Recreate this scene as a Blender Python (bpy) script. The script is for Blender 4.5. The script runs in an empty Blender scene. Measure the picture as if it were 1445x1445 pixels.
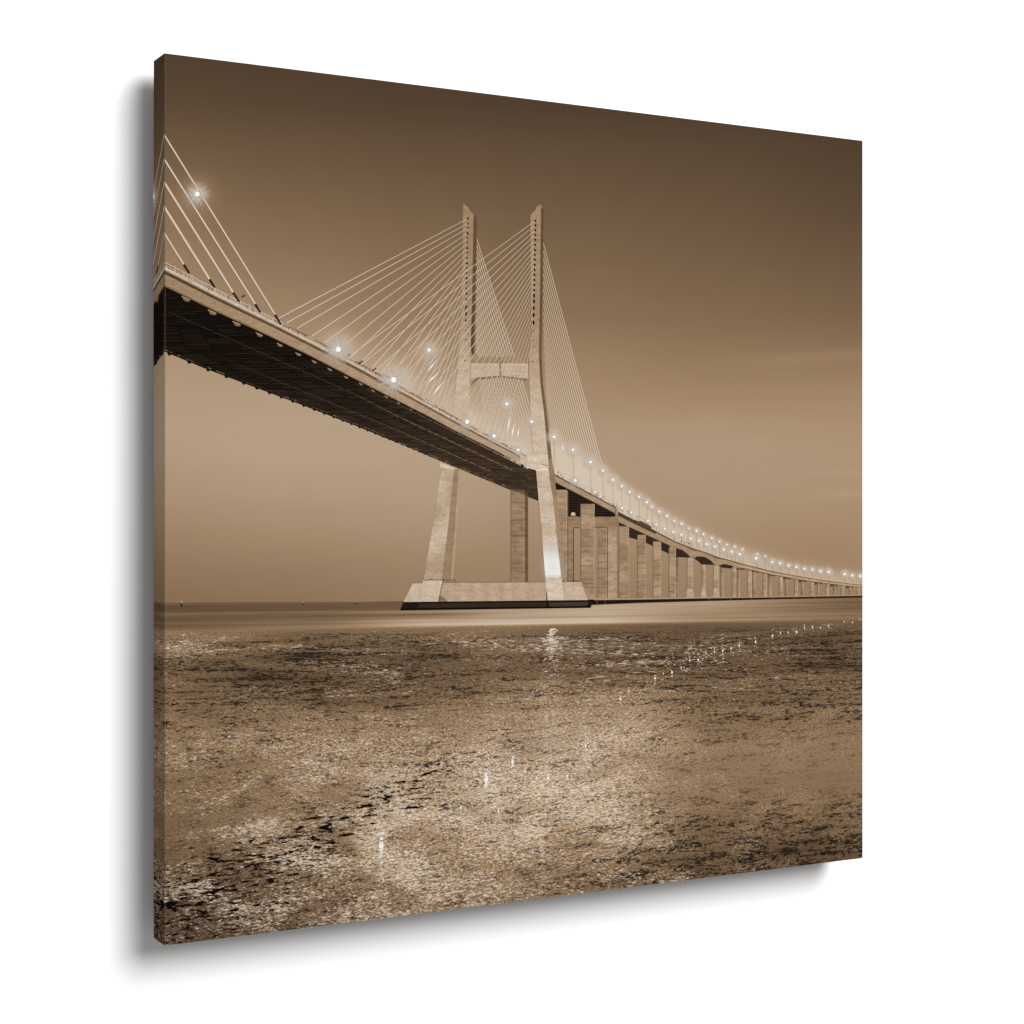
import bpy, math, random
from mathutils import Vector, Matrix
random.seed(7)
S = bpy.context.scene
COL = S.collection

# ------------------------------------------------------------ camera
F = 2467.0                       # focal length of the photograph in its own pixels (1445 wide)
U0 = Vector((0.8782, 0.4782))    # the print's horizontal axis seen as (right, forward)
HC = 1.5                         # height of the print's centre above the floor
CAMP = Vector((-0.5949, -1.9071, HC))
FW = Vector((0.4782, 0.8782, 0.0)).normalized()
cam = bpy.data.cameras.new('camera'); co = bpy.data.objects.new('camera', cam); COL.objects.link(co)
co.location = CAMP
co.rotation_euler = FW.to_track_quat('-Z', 'Y').to_euler()
cam.sensor_width = 36.0; cam.lens = 36.0 * F / 1445.0; cam.shift_y = -0.0123
cam.clip_start = 0.05; cam.clip_end = 200
S.camera = co

# ------------------------------------------------------------ light
w = bpy.data.worlds.new('World'); S.world = w; w.use_nodes = True
bg = w.node_tree.nodes['Background']; bg.inputs[0].default_value = (1.0, 1.0, 1.0, 1); bg.inputs[1].default_value = 0.34
LD = Vector((0.33, -1.0, 0.60)).normalized()          # towards the softbox: right, front, above
la = bpy.data.lights.new('softbox', 'AREA'); la.shape = 'DISK'; la.size = 5.2; la.energy = 915; la.color = (1.0, 0.995, 0.985)
lo = bpy.data.objects.new('softbox', la); COL.objects.link(lo)
lo.location = Vector((0.5, 0, HC)) + LD * 8.0
lo.rotation_euler = (-LD).to_track_quat('-Z', 'Y').to_euler()
S.view_settings.view_transform = 'Standard'
try: S.view_settings.look = 'None'
except Exception: pass
S.view_settings.exposure = 0; S.view_settings.gamma = 1; S.view_settings.use_curve_mapping = False
S.cycles.transparent_max_bounces = 32
EXPO = 1.45     # light on the print's face: ink reflectance = wanted linear value / EXPO

# ------------------------------------------------------------ helpers
def tag(o, label=None, cat=None, group=None, kind=None):
    if label: o['label'] = label
    if cat: o['category'] = cat
    if group: o['group'] = group
    if kind: o['kind'] = kind
    return o
def lin(c):
    c = max(0.0, min(1.0, c / 255.0))
    return c / 12.92 if c <= 0.04045 else ((c + 0.055) / 1.055) ** 2.4
SEP = [(0,(0,0,0)),(20,(20,15,11)),(50,(50,40,31)),(76,(76,60,46)),(110,(110,88,66)),(140,(140,114,87)),(165,(165,138,110)),
       (184,(184,160,134)),(205,(205,185,163)),(225,(225,210,193)),(245,(245,236,225)),(255,(255,253,250))]
def sep(t, a=1.0):
    """sepia ink of tone t (0..255) -> linear reflectance"""
    t = max(0, min(255, t))
    for (a0, c0), (a1, c1) in zip(SEP, SEP[1:]):
        if t <= a1:
            k = (t - a0) / (a1 - a0)
            return tuple(lin(c0[i] + (c1[i] - c0[i]) * k) / EXPO for i in range(3)) + (a,)
def uv_of(px, py):
    s = (px - 722.5) / F
    u = (s * 1.9595 + 0.3896) / (U0[0] - s * U0[1])
    d = 1.9595 + U0[1] * u
    return u, (704.7 - py) * d / F
def px_of(u, v):
    d = 1.9595 + U0[1] * u
    return 722.5 + F * (-0.3896 + U0[0] * u) / d, 704.7 - F * v / d
TH = 0.04; STEP = 0.00006; NINK = [0]
def clip(poly, ax, lim, sgn):
    """poly: list of (u,v,col,px,py); keep sgn*(coord-lim)<=0"""
    out = []
    n = len(poly)
    for i in range(n):
        a, b = poly[i], poly[(i + 1) % n]
        da, db = sgn * (a[ax] - lim), sgn * (b[ax] - lim)
        if da <= 0: out.append(a)
        if (da < 0 < db) or (db < 0 < da):
            k = da / (da - db)
            out.append((a[0] + (b[0] - a[0]) * k, a[1] + (b[1] - a[1]) * k,
                        tuple(a[2][j] + (b[2][j] - a[2][j]) * k for j in range(4)),
                        a[3] + (b[3] - a[3]) * k, a[4] + (b[4] - a[4]) * k))
    return out
class Ink:
    """one printed shape on the canvas: flat on its face and wrapped (mirrored) round its left edge"""
    def __init__(s, layer):
        s.layer = layer; NINK[0] += 1; s.j = (NINK[0] % 3) * 5e-7; s.k = 0; s.hold = False; s.v = []; s.f = []; s.c = []; s.uv = []; s.m = []
    def _emit(s, poly, side):
        if len(poly) < 3: return
        b = len(s.v); off = STEP * (s.layer + 1) + s.j + 1.5e-6 * (s.k if s.k < 20 else 20 + s.k % 18)
        for (u, v, c, px, py) in poly:
            if side: s.v.append((-off, u, HC + v))
            else: s.v.append((u, -off, HC + v))
            s.c.append(c); s.uv.append((px / 100.0, py / 100.0))
        idx = list(range(b, b + len(poly)))
        s.f.append(idx)
    def poly(s, pts, col):
        """pts in photograph pixels; col = tone, rgba or function(px,py)"""
        if not s.hold: s.k += 1
        P = []
        for (x, y) in pts:
            u, v = uv_of(x, y)
            c = col(x, y) if callable(col) else (sep(col) if isinstance(col, (int, float)) else col)
            P.append((u, v, c, x, y))
        F1 = clip(clip(clip(clip(P, 0, 0, -1), 0, 1, 1), 1, -.5, -1), 1, .5, 1)
        s._emit(F1, False)
        if len(F1) > 2 and min(p[0] for p in F1) < TH:
            s._emit(clip(F1, 0, TH, 1)[::-1], True)
    def line(s, a, b, w0, w1, c0, c1=None):
        s.k += 1
        dx, dy = b[0] - a[0], b[1] - a[1]; L = math.hypot(dx, dy) or 1
        nx, ny = -dy / L, dx / L
        C0 = sep(c0) if isinstance(c0, (int, float)) else c0
        C1 = C0 if c1 is None else (sep(c1) if isinstance(c1, (int, float)) else c1)
        pts = [((a[0] + nx * w0 / 2, a[1] + ny * w0 / 2), C0), ((b[0] + nx * w1 / 2, b[1] + ny * w1 / 2), C1),
               ((b[0] - nx * w1 / 2, b[1] - ny * w1 / 2), C1), ((a[0] - nx * w0 / 2, a[1] - ny * w0 / 2), C0)]
        P = [uv_of(*p) + (c,) + tuple(p) for p, c in pts]
        F1 = clip(clip(clip(clip(P, 0, 0, -1), 0, 1, 1), 1, -.5, -1), 1, .5, 1)
        s._emit(F1, False)
        if len(F1) > 2 and min(p[0] for p in F1) < TH: s._emit(clip(F1, 0, TH, 1)[::-1], True)
    def strip(s, A, B, col, n=12):
        """A, B polylines (same count); fill between, cut n times along each span"""
        s.k += 1; s.hold = True
        for (a0, a1, b0, b1) in zip(A, A[1:], B, B[1:]):
            for i in range(n):
                k0, k1 = i / n, (i + 1) / n
                L = lambda p, q, k: (p[0] + (q[0] - p[0]) * k, p[1] + (q[1] - p[1]) * k)
                s.poly([L(a0, a1, k0), L(a0, a1, k1), L(b0, b1, k1), L(b0, b1, k0)], col)
        s.hold = False
    def disc(s, x, y, r, c0, c1=None, n=16, ry=None, r0=0):
        s.k += 1
        C0 = sep(c0) if isinstance(c0, (int, float)) else c0
        C1 = C0 if c1 is None else c1
        ry = ry or r
        for i in range(n):
            a, b = 2 * math.pi * i / n, 2 * math.pi * (i + 1) / n
            pa = (x + r * math.cos(a), y + ry * math.sin(a)); pb = (x + r * math.cos(b), y + ry * math.sin(b))
            if r0:
                k = r0 / r
                qa = (x + (pa[0] - x) * k, y + (pa[1] - y) * k); qb = (x + (pb[0] - x) * k, y + (pb[1] - y) * k)
                pts = [(qa, C0), (pa, C1), (pb, C1), (qb, C0)]
            else: pts = [((x, y), C0), (pa, C1), (pb, C1)]
            P = [uv_of(*p) + (c,) + tuple(p) for p, c in pts]
            s._emit(clip(clip(clip(P, 0, 0, -1), 0, 1, 1), 1, -.5, -1), False)
            if min(p[0] for p in P) < TH: s._emit(clip(clip(P, 0, 0, -1), 0, TH, 1)[::-1], True)
    def build(s, name, mat, parent, label=None):
        me = bpy.data.meshes.new(name)
        me.from_pydata(s.v, [], s.f); me.materials.append(mat)
        ca = me.color_attributes.new('ink', 'FLOAT_COLOR', 'POINT')
        ca.data.foreach_set('color', [x for c in s.c for x in c])
        if s.m:
            cb = me.color_attributes.new('mask', 'FLOAT_COLOR', 'POINT')
            cb.data.foreach_set('color', [x for c in s.m for x in c])
        ul = me.uv_layers.new(name='print')
        ul.data.foreach_set('uv', [x for l in me.loops for x in s.uv[l.vertex_index]])
        o = bpy.data.objects.new(name, me); COL.objects.link(o)
        if parent:
            o.parent = parent
            if parent is root: o.matrix_parent_inverse = Matrix.Translation(-root.location)
        if label: o['label'] = label
        return o

# ------------------------------------------------------------ materials
class NT:
    def __init__(s, name):
        s.mat = bpy.data.materials.new(name); s.mat.use_nodes = True
        s.t = s.mat.node_tree; s.b = s.t.nodes['Principled BSDF']; s.out = s.t.nodes['Material Output']
        s.b.inputs['Roughness'].default_value = 0.75
        s.b.inputs['Specular IOR Level'].default_value = 0.0
    def n(s, typ, **kw):
        x = s.t.nodes.new(typ)
        for k, v in kw.items(): setattr(x, k, v)
        return x
    def l(s, a, b): s.t.links.new(a, b)
    def val(s, x, sock):
        if hasattr(x, 'links'): s.l(x, sock)
        else: sock.default_value = x
    def math(s, op, a, b=None, c=None, clamp=False):
        x = s.n('ShaderNodeMath', operation=op); x.use_clamp = clamp
        for i, q in enumerate((a, b, c)):
            if q is not None: s.val(q, x.inputs[i])
        return x.outputs[0]
    def attr(s, name): return s.n('ShaderNodeAttribute', attribute_name=name)
    def mix(s, f, a, b, mode='MIX'):
        x = s.n('ShaderNodeMix', data_type='RGBA', blend_type=mode)
        s.val(f, x.inputs[0]); s.val(a, x.inputs[6]); s.val(b, x.inputs[7]); return x.outputs[2]
    def sstep(s, v, lo_, hi):
        x = s.n('ShaderNodeMapRange', interpolation_type='SMOOTHSTEP')
        s.val(v, x.inputs[0]); s.val(lo_, x.inputs[1]); s.val(hi, x.inputs[2]); return x.outputs[0]
    def coords(s, sx, sy, rot=0.0):
        uv = s.n('ShaderNodeUVMap', uv_map='print')
        r = s.n('ShaderNodeMapping'); r.inputs['Rotation'].default_value = (0, 0, rot); s.l(uv.outputs[0], r.inputs[0])
        m = s.n('ShaderNodeMapping'); m.inputs['Scale'].default_value = (sx, sy, 1); s.l(r.outputs[0], m.inputs[0])
        return m.outputs[0]
    def noise(s, vec, scale=1.0, detail=2.0, rough=0.5, dist=0.0):
        x = s.n('ShaderNodeTexNoise'); x.inputs['Scale'].default_value = scale; x.inputs['Detail'].default_value = detail
        x.inputs['Roughness'].default_value = rough; x.inputs['Distortion'].default_value = dist
        s.l(vec, x.inputs['Vector']); return x.outputs['Fac']
    def weave(s):
        tc = s.n('ShaderNodeTexCoord')
        a = s.n('ShaderNodeTexWave', bands_direction='X'); a.inputs['Scale'].default_value = 320
        b = s.n('ShaderNodeTexWave', bands_direction='Z'); b.inputs['Scale'].default_value = 320
        s.l(tc.outputs['Object'], a.inputs[0]); s.l(tc.outputs['Object'], b.inputs[0])
        bp = s.n('ShaderNodeBump'); bp.inputs['Strength'].default_value = 0.04; bp.inputs['Distance'].default_value = 0.0002
        s.l(s.math('ADD', a.outputs['Fac'], b.outputs['Fac']), bp.inputs['Height']); s.l(bp.outputs[0], s.b.inputs['Normal'])

def mat_ink(name, mottle=0.0, sx=1.0, sy=1.0, rot=0.0, grain=0.03, vein=0.0):
    t = NT(name); a = t.attr('ink'); c = a.outputs['Color']
    k = None
    g = t.noise(t.coords(45, 45), 1, 1)
    k = t.math('MULTIPLY_ADD', t.math('SUBTRACT', g, 0.5), grain * 4, 1.0)
    if mottle:
        m = t.noise(t.coords(sx, sy, rot), 1, 5, 0.65, 0.4)
        k = t.math('MULTIPLY', k, t.math('MULTIPLY_ADD', t.math('SUBTRACT', m, 0.5), mottle * 4, 1.0))
    if vein:
        m = t.noise(t.coords(sx * .35, sy * 2.5, rot + .03), 1, 3, 0.6, 1.0)
        k = t.math('MULTIPLY', k, t.math('SUBTRACT', 1.0, t.math('MULTIPLY', t.sstep(m, 0.56, 0.68), vein)))
    v = t.n('ShaderNodeVectorMath', operation='SCALE'); t.l(c, v.inputs[0]); t.l(k, v.inputs['Scale'])
    t.l(v.outputs[0], t.b.inputs['Base Color'])
    return t.mat
def mat_glow(name):
    t = NT(name); a = t.attr('ink'); t.l(a.outputs['Color'], t.b.inputs['Base Color'])
    tr = t.n('ShaderNodeBsdfTransparent'); mx = t.n('ShaderNodeMixShader')
    t.l(a.outputs['Alpha'], mx.inputs[0]); t.l(tr.outputs[0], mx.inputs[1]); t.l(t.b.outputs[0], mx.inputs[2])
    t.l(mx.outputs[0], t.out.inputs[0]); return t.mat
def mat_water():
    t = NT('printed_water_ink'); a = t.attr('ink'); m = t.attr('mask')
    sp = t.n('ShaderNodeSeparateColor'); t.l(m.outputs['Color'], sp.inputs[0])
    B, D, K = sp.outputs[0], sp.outputs[1], sp.outputs[2]; T = m.outputs['Alpha']      # T: near (1) .. far (0)
    rot = 0.10
    def two(near, far, **kw):
        n1 = t.noise(t.coords(*near, rot), 1, kw.get('d', 3), kw.get('r', .6), kw.get('dist', .3))
        n2 = t.noise(t.coords(*far, .015), 1, kw.get('d', 3), kw.get('r', .6), kw.get('dist', .3))
        x = t.n('ShaderNodeMix', data_type='FLOAT'); t.l(T, x.inputs[0]); t.l(n2, x.inputs[2]); t.l(n1, x.inputs[3])
        return x.outputs[0]
    fine = two((13, 32), (9, 46), d=4, r=.8)
    fine2 = two((11, 34), (8, 50), d=4, r=.82, dist=.6)
    midn = two((2.4, 11.0), (1.0, 15.0), d=4, r=.65, dist=.5)
    patch = two((1.0, 2.2), (.5, 4.5), d=3, r=.55, dist=.6)
    black = two((4.8, 21.0), (3.0, 14.0), d=4, r=.66, dist=.15)
    # large patches modulate the base tone
    k = t.math('MULTIPLY_ADD', t.math('SUBTRACT', patch, .5), t.math('MULTIPLY', D, 1.3), 1.0)
    k2 = t.math('MULTIPLY_ADD', t.math('SUBTRACT', midn, .5), t.math('MULTIPLY', D, .9), k)
    v = t.n('ShaderNodeVectorMath', operation='SCALE'); t.l(a.outputs['Color'], v.inputs[0]); t.l(k2, v.inputs['Scale'])
    G = t.math('MAXIMUM', B, D)
    gr = t.noise(t.coords(36, 52, .1), 1, 2, .7)
    gm = t.math('MULTIPLY', G, t.sstep(patch, .30, .50))
    gk = t.math('MAXIMUM', t.math('MULTIPLY_ADD', t.math('SUBTRACT', gr, .5), t.math('MULTIPLY', gm, 4.5), 1.0), .12)
    calm = t.sstep(t.math('MULTIPLY', T, -1), 0.0, .5)
    st = t.noise(t.coords(.22, 26, .016), 1, 3, .6)
    sk = t.math('MULTIPLY_ADD', t.math('SUBTRACT', st, .5), t.math('MULTIPLY', calm, 1.3), 1.0)
    v2 = t.n('ShaderNodeVectorMath', operation='SCALE'); t.l(v.outputs[0], v2.inputs[0]); t.l(t.math('MULTIPLY', gk, sk), v2.inputs['Scale'])
    c = v2.outputs[0]
    # dark specks
    th = t.math('SUBTRACT', t.math('SUBTRACT', .63, t.math('MULTIPLY', D, .17)), t.math('MULTIPLY', t.math('SUBTRACT', .5, midn), .65))
    dk = t.math('MULTIPLY', t.sstep(fine, th, t.math('ADD', th, .07)), t.math('MULTIPLY', D, 1.5, clamp=True))
    c = t.mix(dk, c, sep(44))
    # light speckle
    th = t.math('SUBTRACT', t.math('SUBTRACT', .665, t.math('MULTIPLY', B, .15)), t.math('MULTIPLY', t.math('SUBTRACT', patch, .5), .45))
    bk = t.math('MULTIPLY', t.sstep(fine2, th, t.math('ADD', th, .05)), t.math('MULTIPLY', B, 2.2, clamp=True))
    c = t.mix(t.math('MULTIPLY', bk, .85), c, sep(211))
    gr2 = t.noise(t.coords(19, 62, .1), 1, 2, .7)
    v3 = t.n('ShaderNodeVectorMath', operation='SCALE'); t.l(c, v3.inputs[0])
    t.l(t.math('MAXIMUM', t.math('MULTIPLY_ADD', t.math('SUBTRACT', gr2, .48), t.math('MULTIPLY', t.math('MAXIMUM', B, t.math('MULTIPLY', D, .6)), 3.8), 1.0), .2), v3.inputs['Scale']); c = v3.outputs[0]
    # near-black troughs
    th = t.math('SUBTRACT', .665, t.math('MULTIPLY', K, .16))
    kk = t.math('MULTIPLY', t.sstep(t.math('MULTIPLY_ADD', t.math('SUBTRACT', fine, .5), .25, black), th, t.math('ADD', th, .05)), t.math('MULTIPLY', K, 3, clamp=True))
    c = t.mix(kk, c, sep(15))
    t.l(c, t.b.inputs['Base Color']); return t.mat

M_SKY = mat_ink('printed_sky_ink', 0.02, 1.2, 5, grain=0.035)
M_FLAT = mat_ink('printed_plain_ink', grain=0.03)
M_CONC = mat_ink('printed_concrete_ink', 0.20, 8, 14, grain=0.16, vein=0.14)
M_PIER = mat_ink('printed_stained_pier_ink', 0.34, 6, 13, grain=0.14, vein=0.26)
M_LINE = mat_ink('printed_cable_ink', grain=0.04)
M_GLOW = mat_glow('printed_light_ink')
M_WATER = mat_water()

# ------------------------------------------------------------ the wall (setting)
def box(name, x0, x1, y0, y1, z0, z1, mat, parent=None, bev=0.0):
    import bmesh
    bm = bmesh.new(); bmesh.ops.create_cube(bm, size=1)
    for v in bm.verts:
        v.co = Vector((x0 + (v.co.x + .5) * (x1 - x0), y0 + (v.co.y + .5) * (y1 - y0), z0 + (v.co.z + .5) * (z1 - z0)))
    if bev: bmesh.ops.bevel(bm, geom=bm.edges[:], offset=bev, segments=3, affect='EDGES')
    me = bpy.data.meshes.new(name); bm.to_mesh(me); bm.free(); me.materials.append(mat)
    o = bpy.data.objects.new(name, me); COL.objects.link(o)
    if parent: o.parent = parent; o.matrix_parent_inverse = Matrix.Translation(-root.location)
    return o
t = NT('white_wall_paint')
tc = t.n('ShaderNodeTexCoord'); nz = t.n('ShaderNodeTexNoise'); nz.inputs['Scale'].default_value = 90; nz.inputs['Detail'].default_value = 4
t.l(tc.outputs['Object'], nz.inputs['Vector'])
bp = t.n('ShaderNodeBump'); bp.inputs['Strength'].default_value = .05; bp.inputs['Distance'].default_value = .001
t.l(nz.outputs['Fac'], bp.inputs['Height']); t.l(bp.outputs[0], t.b.inputs['Normal'])
t.b.inputs['Base Color'].default_value = (.90, .90, .90, 1)
GAP = 0.027
wall = box('wall', -4, 6, TH + GAP, TH + GAP + .15, 0, 3.4, t.mat)
tag(wall, 'plain white wall behind the canvas print', 'wall', kind='structure')

# ------------------------------------------------------------ the canvas print
root = bpy.data.objects.new('canvas_print', None); COL.objects.link(root); root.location = (0.5, TH, HC - 0.5)
tag(root, 'square sepia canvas print of a lit cable-stayed bridge, hung on the white wall', 'canvas print')
t = NT('canvas_cloth'); t.b.inputs['Base Color'].default_value = sep(110)
body = box('stretched_canvas', 0, 1, 0, TH - .0005, HC - .5, HC + .5, t.mat, root)

# ---- sky
def table(rows, xs):
    ys = sorted(rows)
    def f(x, y):
        x = max(xs[0], min(xs[-1], x)); y = max(ys[0], min(ys[-1], y))
        i = max(k for k in range(len(xs) - 1) if xs[k] <= x); kx = (x - xs[i]) / (xs[i + 1] - xs[i])
        j = max(k for k in range(len(ys) - 1) if ys[k] <= y); ky = (y - ys[j]) / (ys[j + 1] - ys[j])
        kx = kx * kx * (3 - 2 * kx) * .5 + kx * .5
        a = rows[ys[j]]; b = rows[ys[j + 1]]
        return (a[i] * (1 - kx) + a[i + 1] * kx) * (1 - ky) + (b[i] * (1 - kx) + b[i + 1] * kx) * ky
    return f
SX = [232, 400, 600, 800, 1000, 1217]
SKY = table({75: (80, 77, 73, 70, 66, 60), 150: (93, 88, 82, 78, 74, 68), 200: (110, 103, 96, 91, 86, 78), 300: (138, 127, 119, 112, 104, 91),
             400: (160, 149, 139, 129, 121, 112), 450: (168, 160, 149, 138, 130, 122), 490: (174, 169, 159, 150, 141, 136), 550: (180, 180, 175, 164, 157, 157),
             600: (184, 185, 182, 173, 172, 168), 640: (182, 186, 184, 176, 175, 172), 700: (174, 178, 180, 173, 173, 170),
             750: (163, 168, 172, 166, 167, 164), 800: (150, 154, 160, 159, 159, 157), 860: (136, 140, 150, 152, 150, 150)}, SX)
LAMPS = [  # x, y, halo radius, core radius, rays
    (278, 274, 26, 3.6, 12), (477, 493, 30, 4.0, 12), (555, 536, 27, 3.8, 12), (605, 494, 20, 2.6, 10), (658.5, 595, 15, 3.4, 6), (696.6, 615, 12, 2.8, 6),
    (730.6, 635, 11, 2.3, 6), (714.5, 570, 13, 2.5, 8), (749.6, 595, 10, 2.2, 0), (781, 616.5, 11, 2.0, 8), (808, 634.7, 13, 2.1, 8), (832.6, 652, 12, 2.0, 8),
    (850, 664, 10, 1.9, 8), (864, 677, 10, 1.9, 6), (876.6, 686, 8, 1.5, 6), (888, 694, 9, 1.9, 6), (901, 701, 8, 1.8, 6), (912, 708.5, 8, 1.8, 6), (919, 715, 7, 1.3, 6),
    (929.5, 722, 7, 1.6, 6), (940.5, 728, 7, 1.6, 6), (951, 735, 6, 1.0, 6), (961, 739, 6, 1.4, 6), (971, 745.6, 5, .9, 0), (982, 749, 6, 1.4, 6), (992, 754, 5, 1.2, 6),
    (1003.6, 759, 6, 1.3, 6), (1014.5, 764, 5, 1.0, 0), (1025, 768.6, 4, 1.0, 0), (1036, 771.4, 4, .9, 0), (1047, 775.4, 4, 1.0, 0), (1068, 782, 4, 1.0, 0), (1079, 785, 4, .8, 0),
    (811, 678, 8, 2.1, 6), (839, 694, 7, 1.7, 6), (846.6, 700, 5, 1.3, 0), (877.4, 716.8, 6, 1.8, 6), (890, 723, 6, 1.8, 6), (913.5, 735, 6, 1.6, 6), (925, 740, 6, 1.6, 6),
    (937.4, 746, 6, 1.4, 0), (949.5, 750.5, 6, 1.4, 0), (961, 754.5, 6, 1.4, 0), (974, 760, 6, 1.4, 0), (985.4, 763, 7, 1.6, 0), (996.6, 767.7, 7, 1.6, 0), (1008.4, 771.4, 7, 1.7, 0),
    (1020.5, 775.4, 6, 1.5, 0), (1031.7, 778.6, 7, 1.5, 0), (1043, 782, 8, 1.9, 6), (1066.4, 787.6, 8, 2.0, 6), (1089, 793, 7, 1.6, 6), (1100, 795, 7, 1.6, 6), (1112, 798, 6, 1.4, 6),
    (1123, 800, 7, 1.8, 6), (1134.4, 802.4, 6, 1.5, 0), (1145.6, 803.7, 6, 1.5, 0), (1157, 806, 6, 1.4, 0), (1168.6, 807, 7, 1.7, 6), (1191, 810, 7, 1.8, 6), (1202, 812, 6, 1.4, 0), (1213.5, 813, 6, 1.4, 0)]
TOPL = [(780, 616), (808, 634), (850, 663), (888, 693), (930, 721), (982, 749), (1025, 768), (1068, 782), (1112, 796), (1168, 805), (1217, 812)]
DECK = [(782, 669), (871, 718), (918, 743), (953, 762), (980, 772.5), (1016, 785.5), (1052, 795.5), (1088, 804.5), (1124, 811.5), (1160, 817.5), (1217, 824.5)]
def yat(P, x):
    if x <= P[0][0]: return P[0][1] + (x - P[0][0]) * (P[1][1] - P[0][1]) / (P[1][0] - P[0][0])
    for a, b in zip(P, P[1:]):
        if x <= b[0]: return a[1] + (b[1] - a[1]) * (x - a[0]) / (b[0] - a[0])
    a, b = P[-2], P[-1]
    return b[1] + (x - b[0]) * (b[1] - a[1]) / (b[0] - a[0])
NEAR = [(232, 374), (304, 411), (387, 451), (500, 507), (604, 567.5), (650, 593), (748, 645)]
def glowsum(x, y):
    g = 0
    for (lx, ly, r, c, n) in LAMPS:
        d2 = ((x - lx) ** 2 + (y - ly) ** 2)
        if d2 < (r * 4) ** 2: g += (34 if r > 18 else 20 if r > 9 else 12) * math.exp(-d2 / (r * .85) ** 2)
    # light haze over the carriageway
    kf = max(0, min(1, (x - 745) / 50)); kf = kf * kf * (3 - 2 * kf)
    if kf > 0 and y < yat(DECK, x) + 6: g += 40 * kf / (1 + math.exp(-(y - yat(TOPL, x)) / 5.0))
    if kf < 1 and x > 400 and y < yat(NEAR, x) + 6:
        g += (1 - kf) * 28 * min(1, (x - 400) / 300) ** 1.3 * math.exp(-((y - yat(NEAR, x)) / 50.0) ** 2)
    return min(g, 62)
def skycol(x, y):
    b = SKY(x, y)
    # cloud bands low on the right
    b += 8 * math.exp(-((y - (512 - (x - 1000) * .06)) / 9) ** 2) * max(0, min(1, (x - 980) / 150))
    b += 4 * math.exp(-((y - 668) / 4) ** 2) * max(0, min(1, (x - 1120) / 60)) + 5 * math.exp(-((y - 697 - (x - 1217) * .02) / 5) ** 2) * max(0, min(1, (x - 1140) / 50))
    return sep(min(218, b + glowsum(x, y)))
sky = Ink(0)
def grid(ink, ulist, vlist, col, mask=None):
    def put(side, us):
        b = len(ink.v); off = STEP * (ink.layer + 1)
        for u in us:
            for v in vlist(u):
                px, py = px_of(u, v)
                ink.v.append((-off, u, HC + v) if side else (u, -off, HC + v))
                ink.c.append(col(px, py)); ink.uv.append((px / 100, py / 100))
                if mask: ink.m.append(mask(px, py))
        m = len(vlist(0.0))
        for i in range(len(us) - 1):
            for j in range(m - 1):
                q = [b + i * m + j, b + (i + 1) * m + j, b + (i + 1) * m + j + 1, b + i * m + j + 1]
                ink.f.append(q if not side else q[::-1])
    put(False, ulist); put(True, [TH * i / 6 for i in range(7)])
NU = 330
us = [i / NU for i in range(NU + 1)]
VH = lambda u: -0.1172 - 0.0183 * u          # the printed horizon on the canvas
grid(sky, us, lambda u: [.5 + (VH(u) - .001 - .5) * j / 205 for j in range(206)], skycol)
o_sky = sky.build('printed_sky', M_SKY, root)

# ---- water
WX = [232, 450, 600, 720, 850, 1000, 1217]
WT = table({850: (102, 104, 108, 140, 172, 172, 122), 862: (104, 106, 115, 150, 182, 180, 118), 866: (124, 126, 122, 165, 188, 175, 116), 869: (122, 126, 160, 178, 190, 170, 116),
            873: (96, 105, 130, 182, 190, 168, 113), 877: (112, 126, 150, 186, 190, 165, 118), 880: (130, 146, 188, 192, 192, 165, 135), 883: (106, 128, 180, 195, 196, 160, 126),
            888: (126, 156, 195, 198, 200, 170, 148), 891: (150, 140, 150, 150, 135, 125, 118), 905: (152, 126, 134, 132, 118, 110, 108),
            930: (138, 118, 122, 124, 118, 112, 112), 960: (136, 112, 120, 132, 128, 122, 120), 1000: (146, 132, 138, 162, 160, 136, 132),
            1030: (154, 160, 160, 174, 186, 150, 142), 1060: (152, 164, 172, 184, 190, 156, 152), 1100: (146, 160, 188, 192, 190, 156, 152), 1150: (138, 154, 188, 192, 186, 146, 144),
            1200: (126, 146, 174, 178, 168, 130, 120), 1260: (110, 134, 158, 154, 138, 112, 98), 1345: (98, 114, 126, 122, 108, 94, 84)}, WX)
def ty(x, y): return y + .0152 * (x - 232)
def gz(x, a, s): return math.exp(-((x - a) / s) ** 2)
BM = table({892: (.8, .45, .5, .5, .35, .3, .3), 930: (.75, .35, .5, .6, .45, .4, .35), 980: (.55, .4, .55, .65, .7, .5, .45), 1020: (.6, .65, .6, .7, .85, .45, .3),
            1060: (.6, .95, .8, .75, .95, .38, .12), 1110: (.65, .6, .95, 1.0, .9, .28, .03), 1160: (.45, .75, 1.0, 1.0, .9, .25, .03), 1210: (.35, .9, 1.0, .9, .85, .4, .06),
            1270: (.8, .95, .9, .8, .65, .3, .05), 1345: (.85, .95, .85, .75, .5, .2, .05)}, WX)
DM = table({892: (.45, .6, .55, .5, .55, .6, .55), 940: (.7, .9, .7, .65, .7, .75, .7), 980: (.75, .9, .75, .65, .65, .75, .8), 1020: (.7, .6, .55, .5, .5, .7, .75), 1060: (.55, .5, .6, .6, .5, .5, .45),
            1110: (.4, .5, .6, .55, .5, .3, .25), 1160: (.3, .55, .6, .55, .6, .6, .65), 1210: (.45, .5, .5, .5, .65, .85, .95), 1345: (.7, .7, .6, .6, .7, .9, 1.0)}, WX)
KL = [(200, 1300), (300, 1245), (420, 1195), (520, 1140), (600, 1100), (680, 1060), (740, 1030), (800, 1015)]
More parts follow.
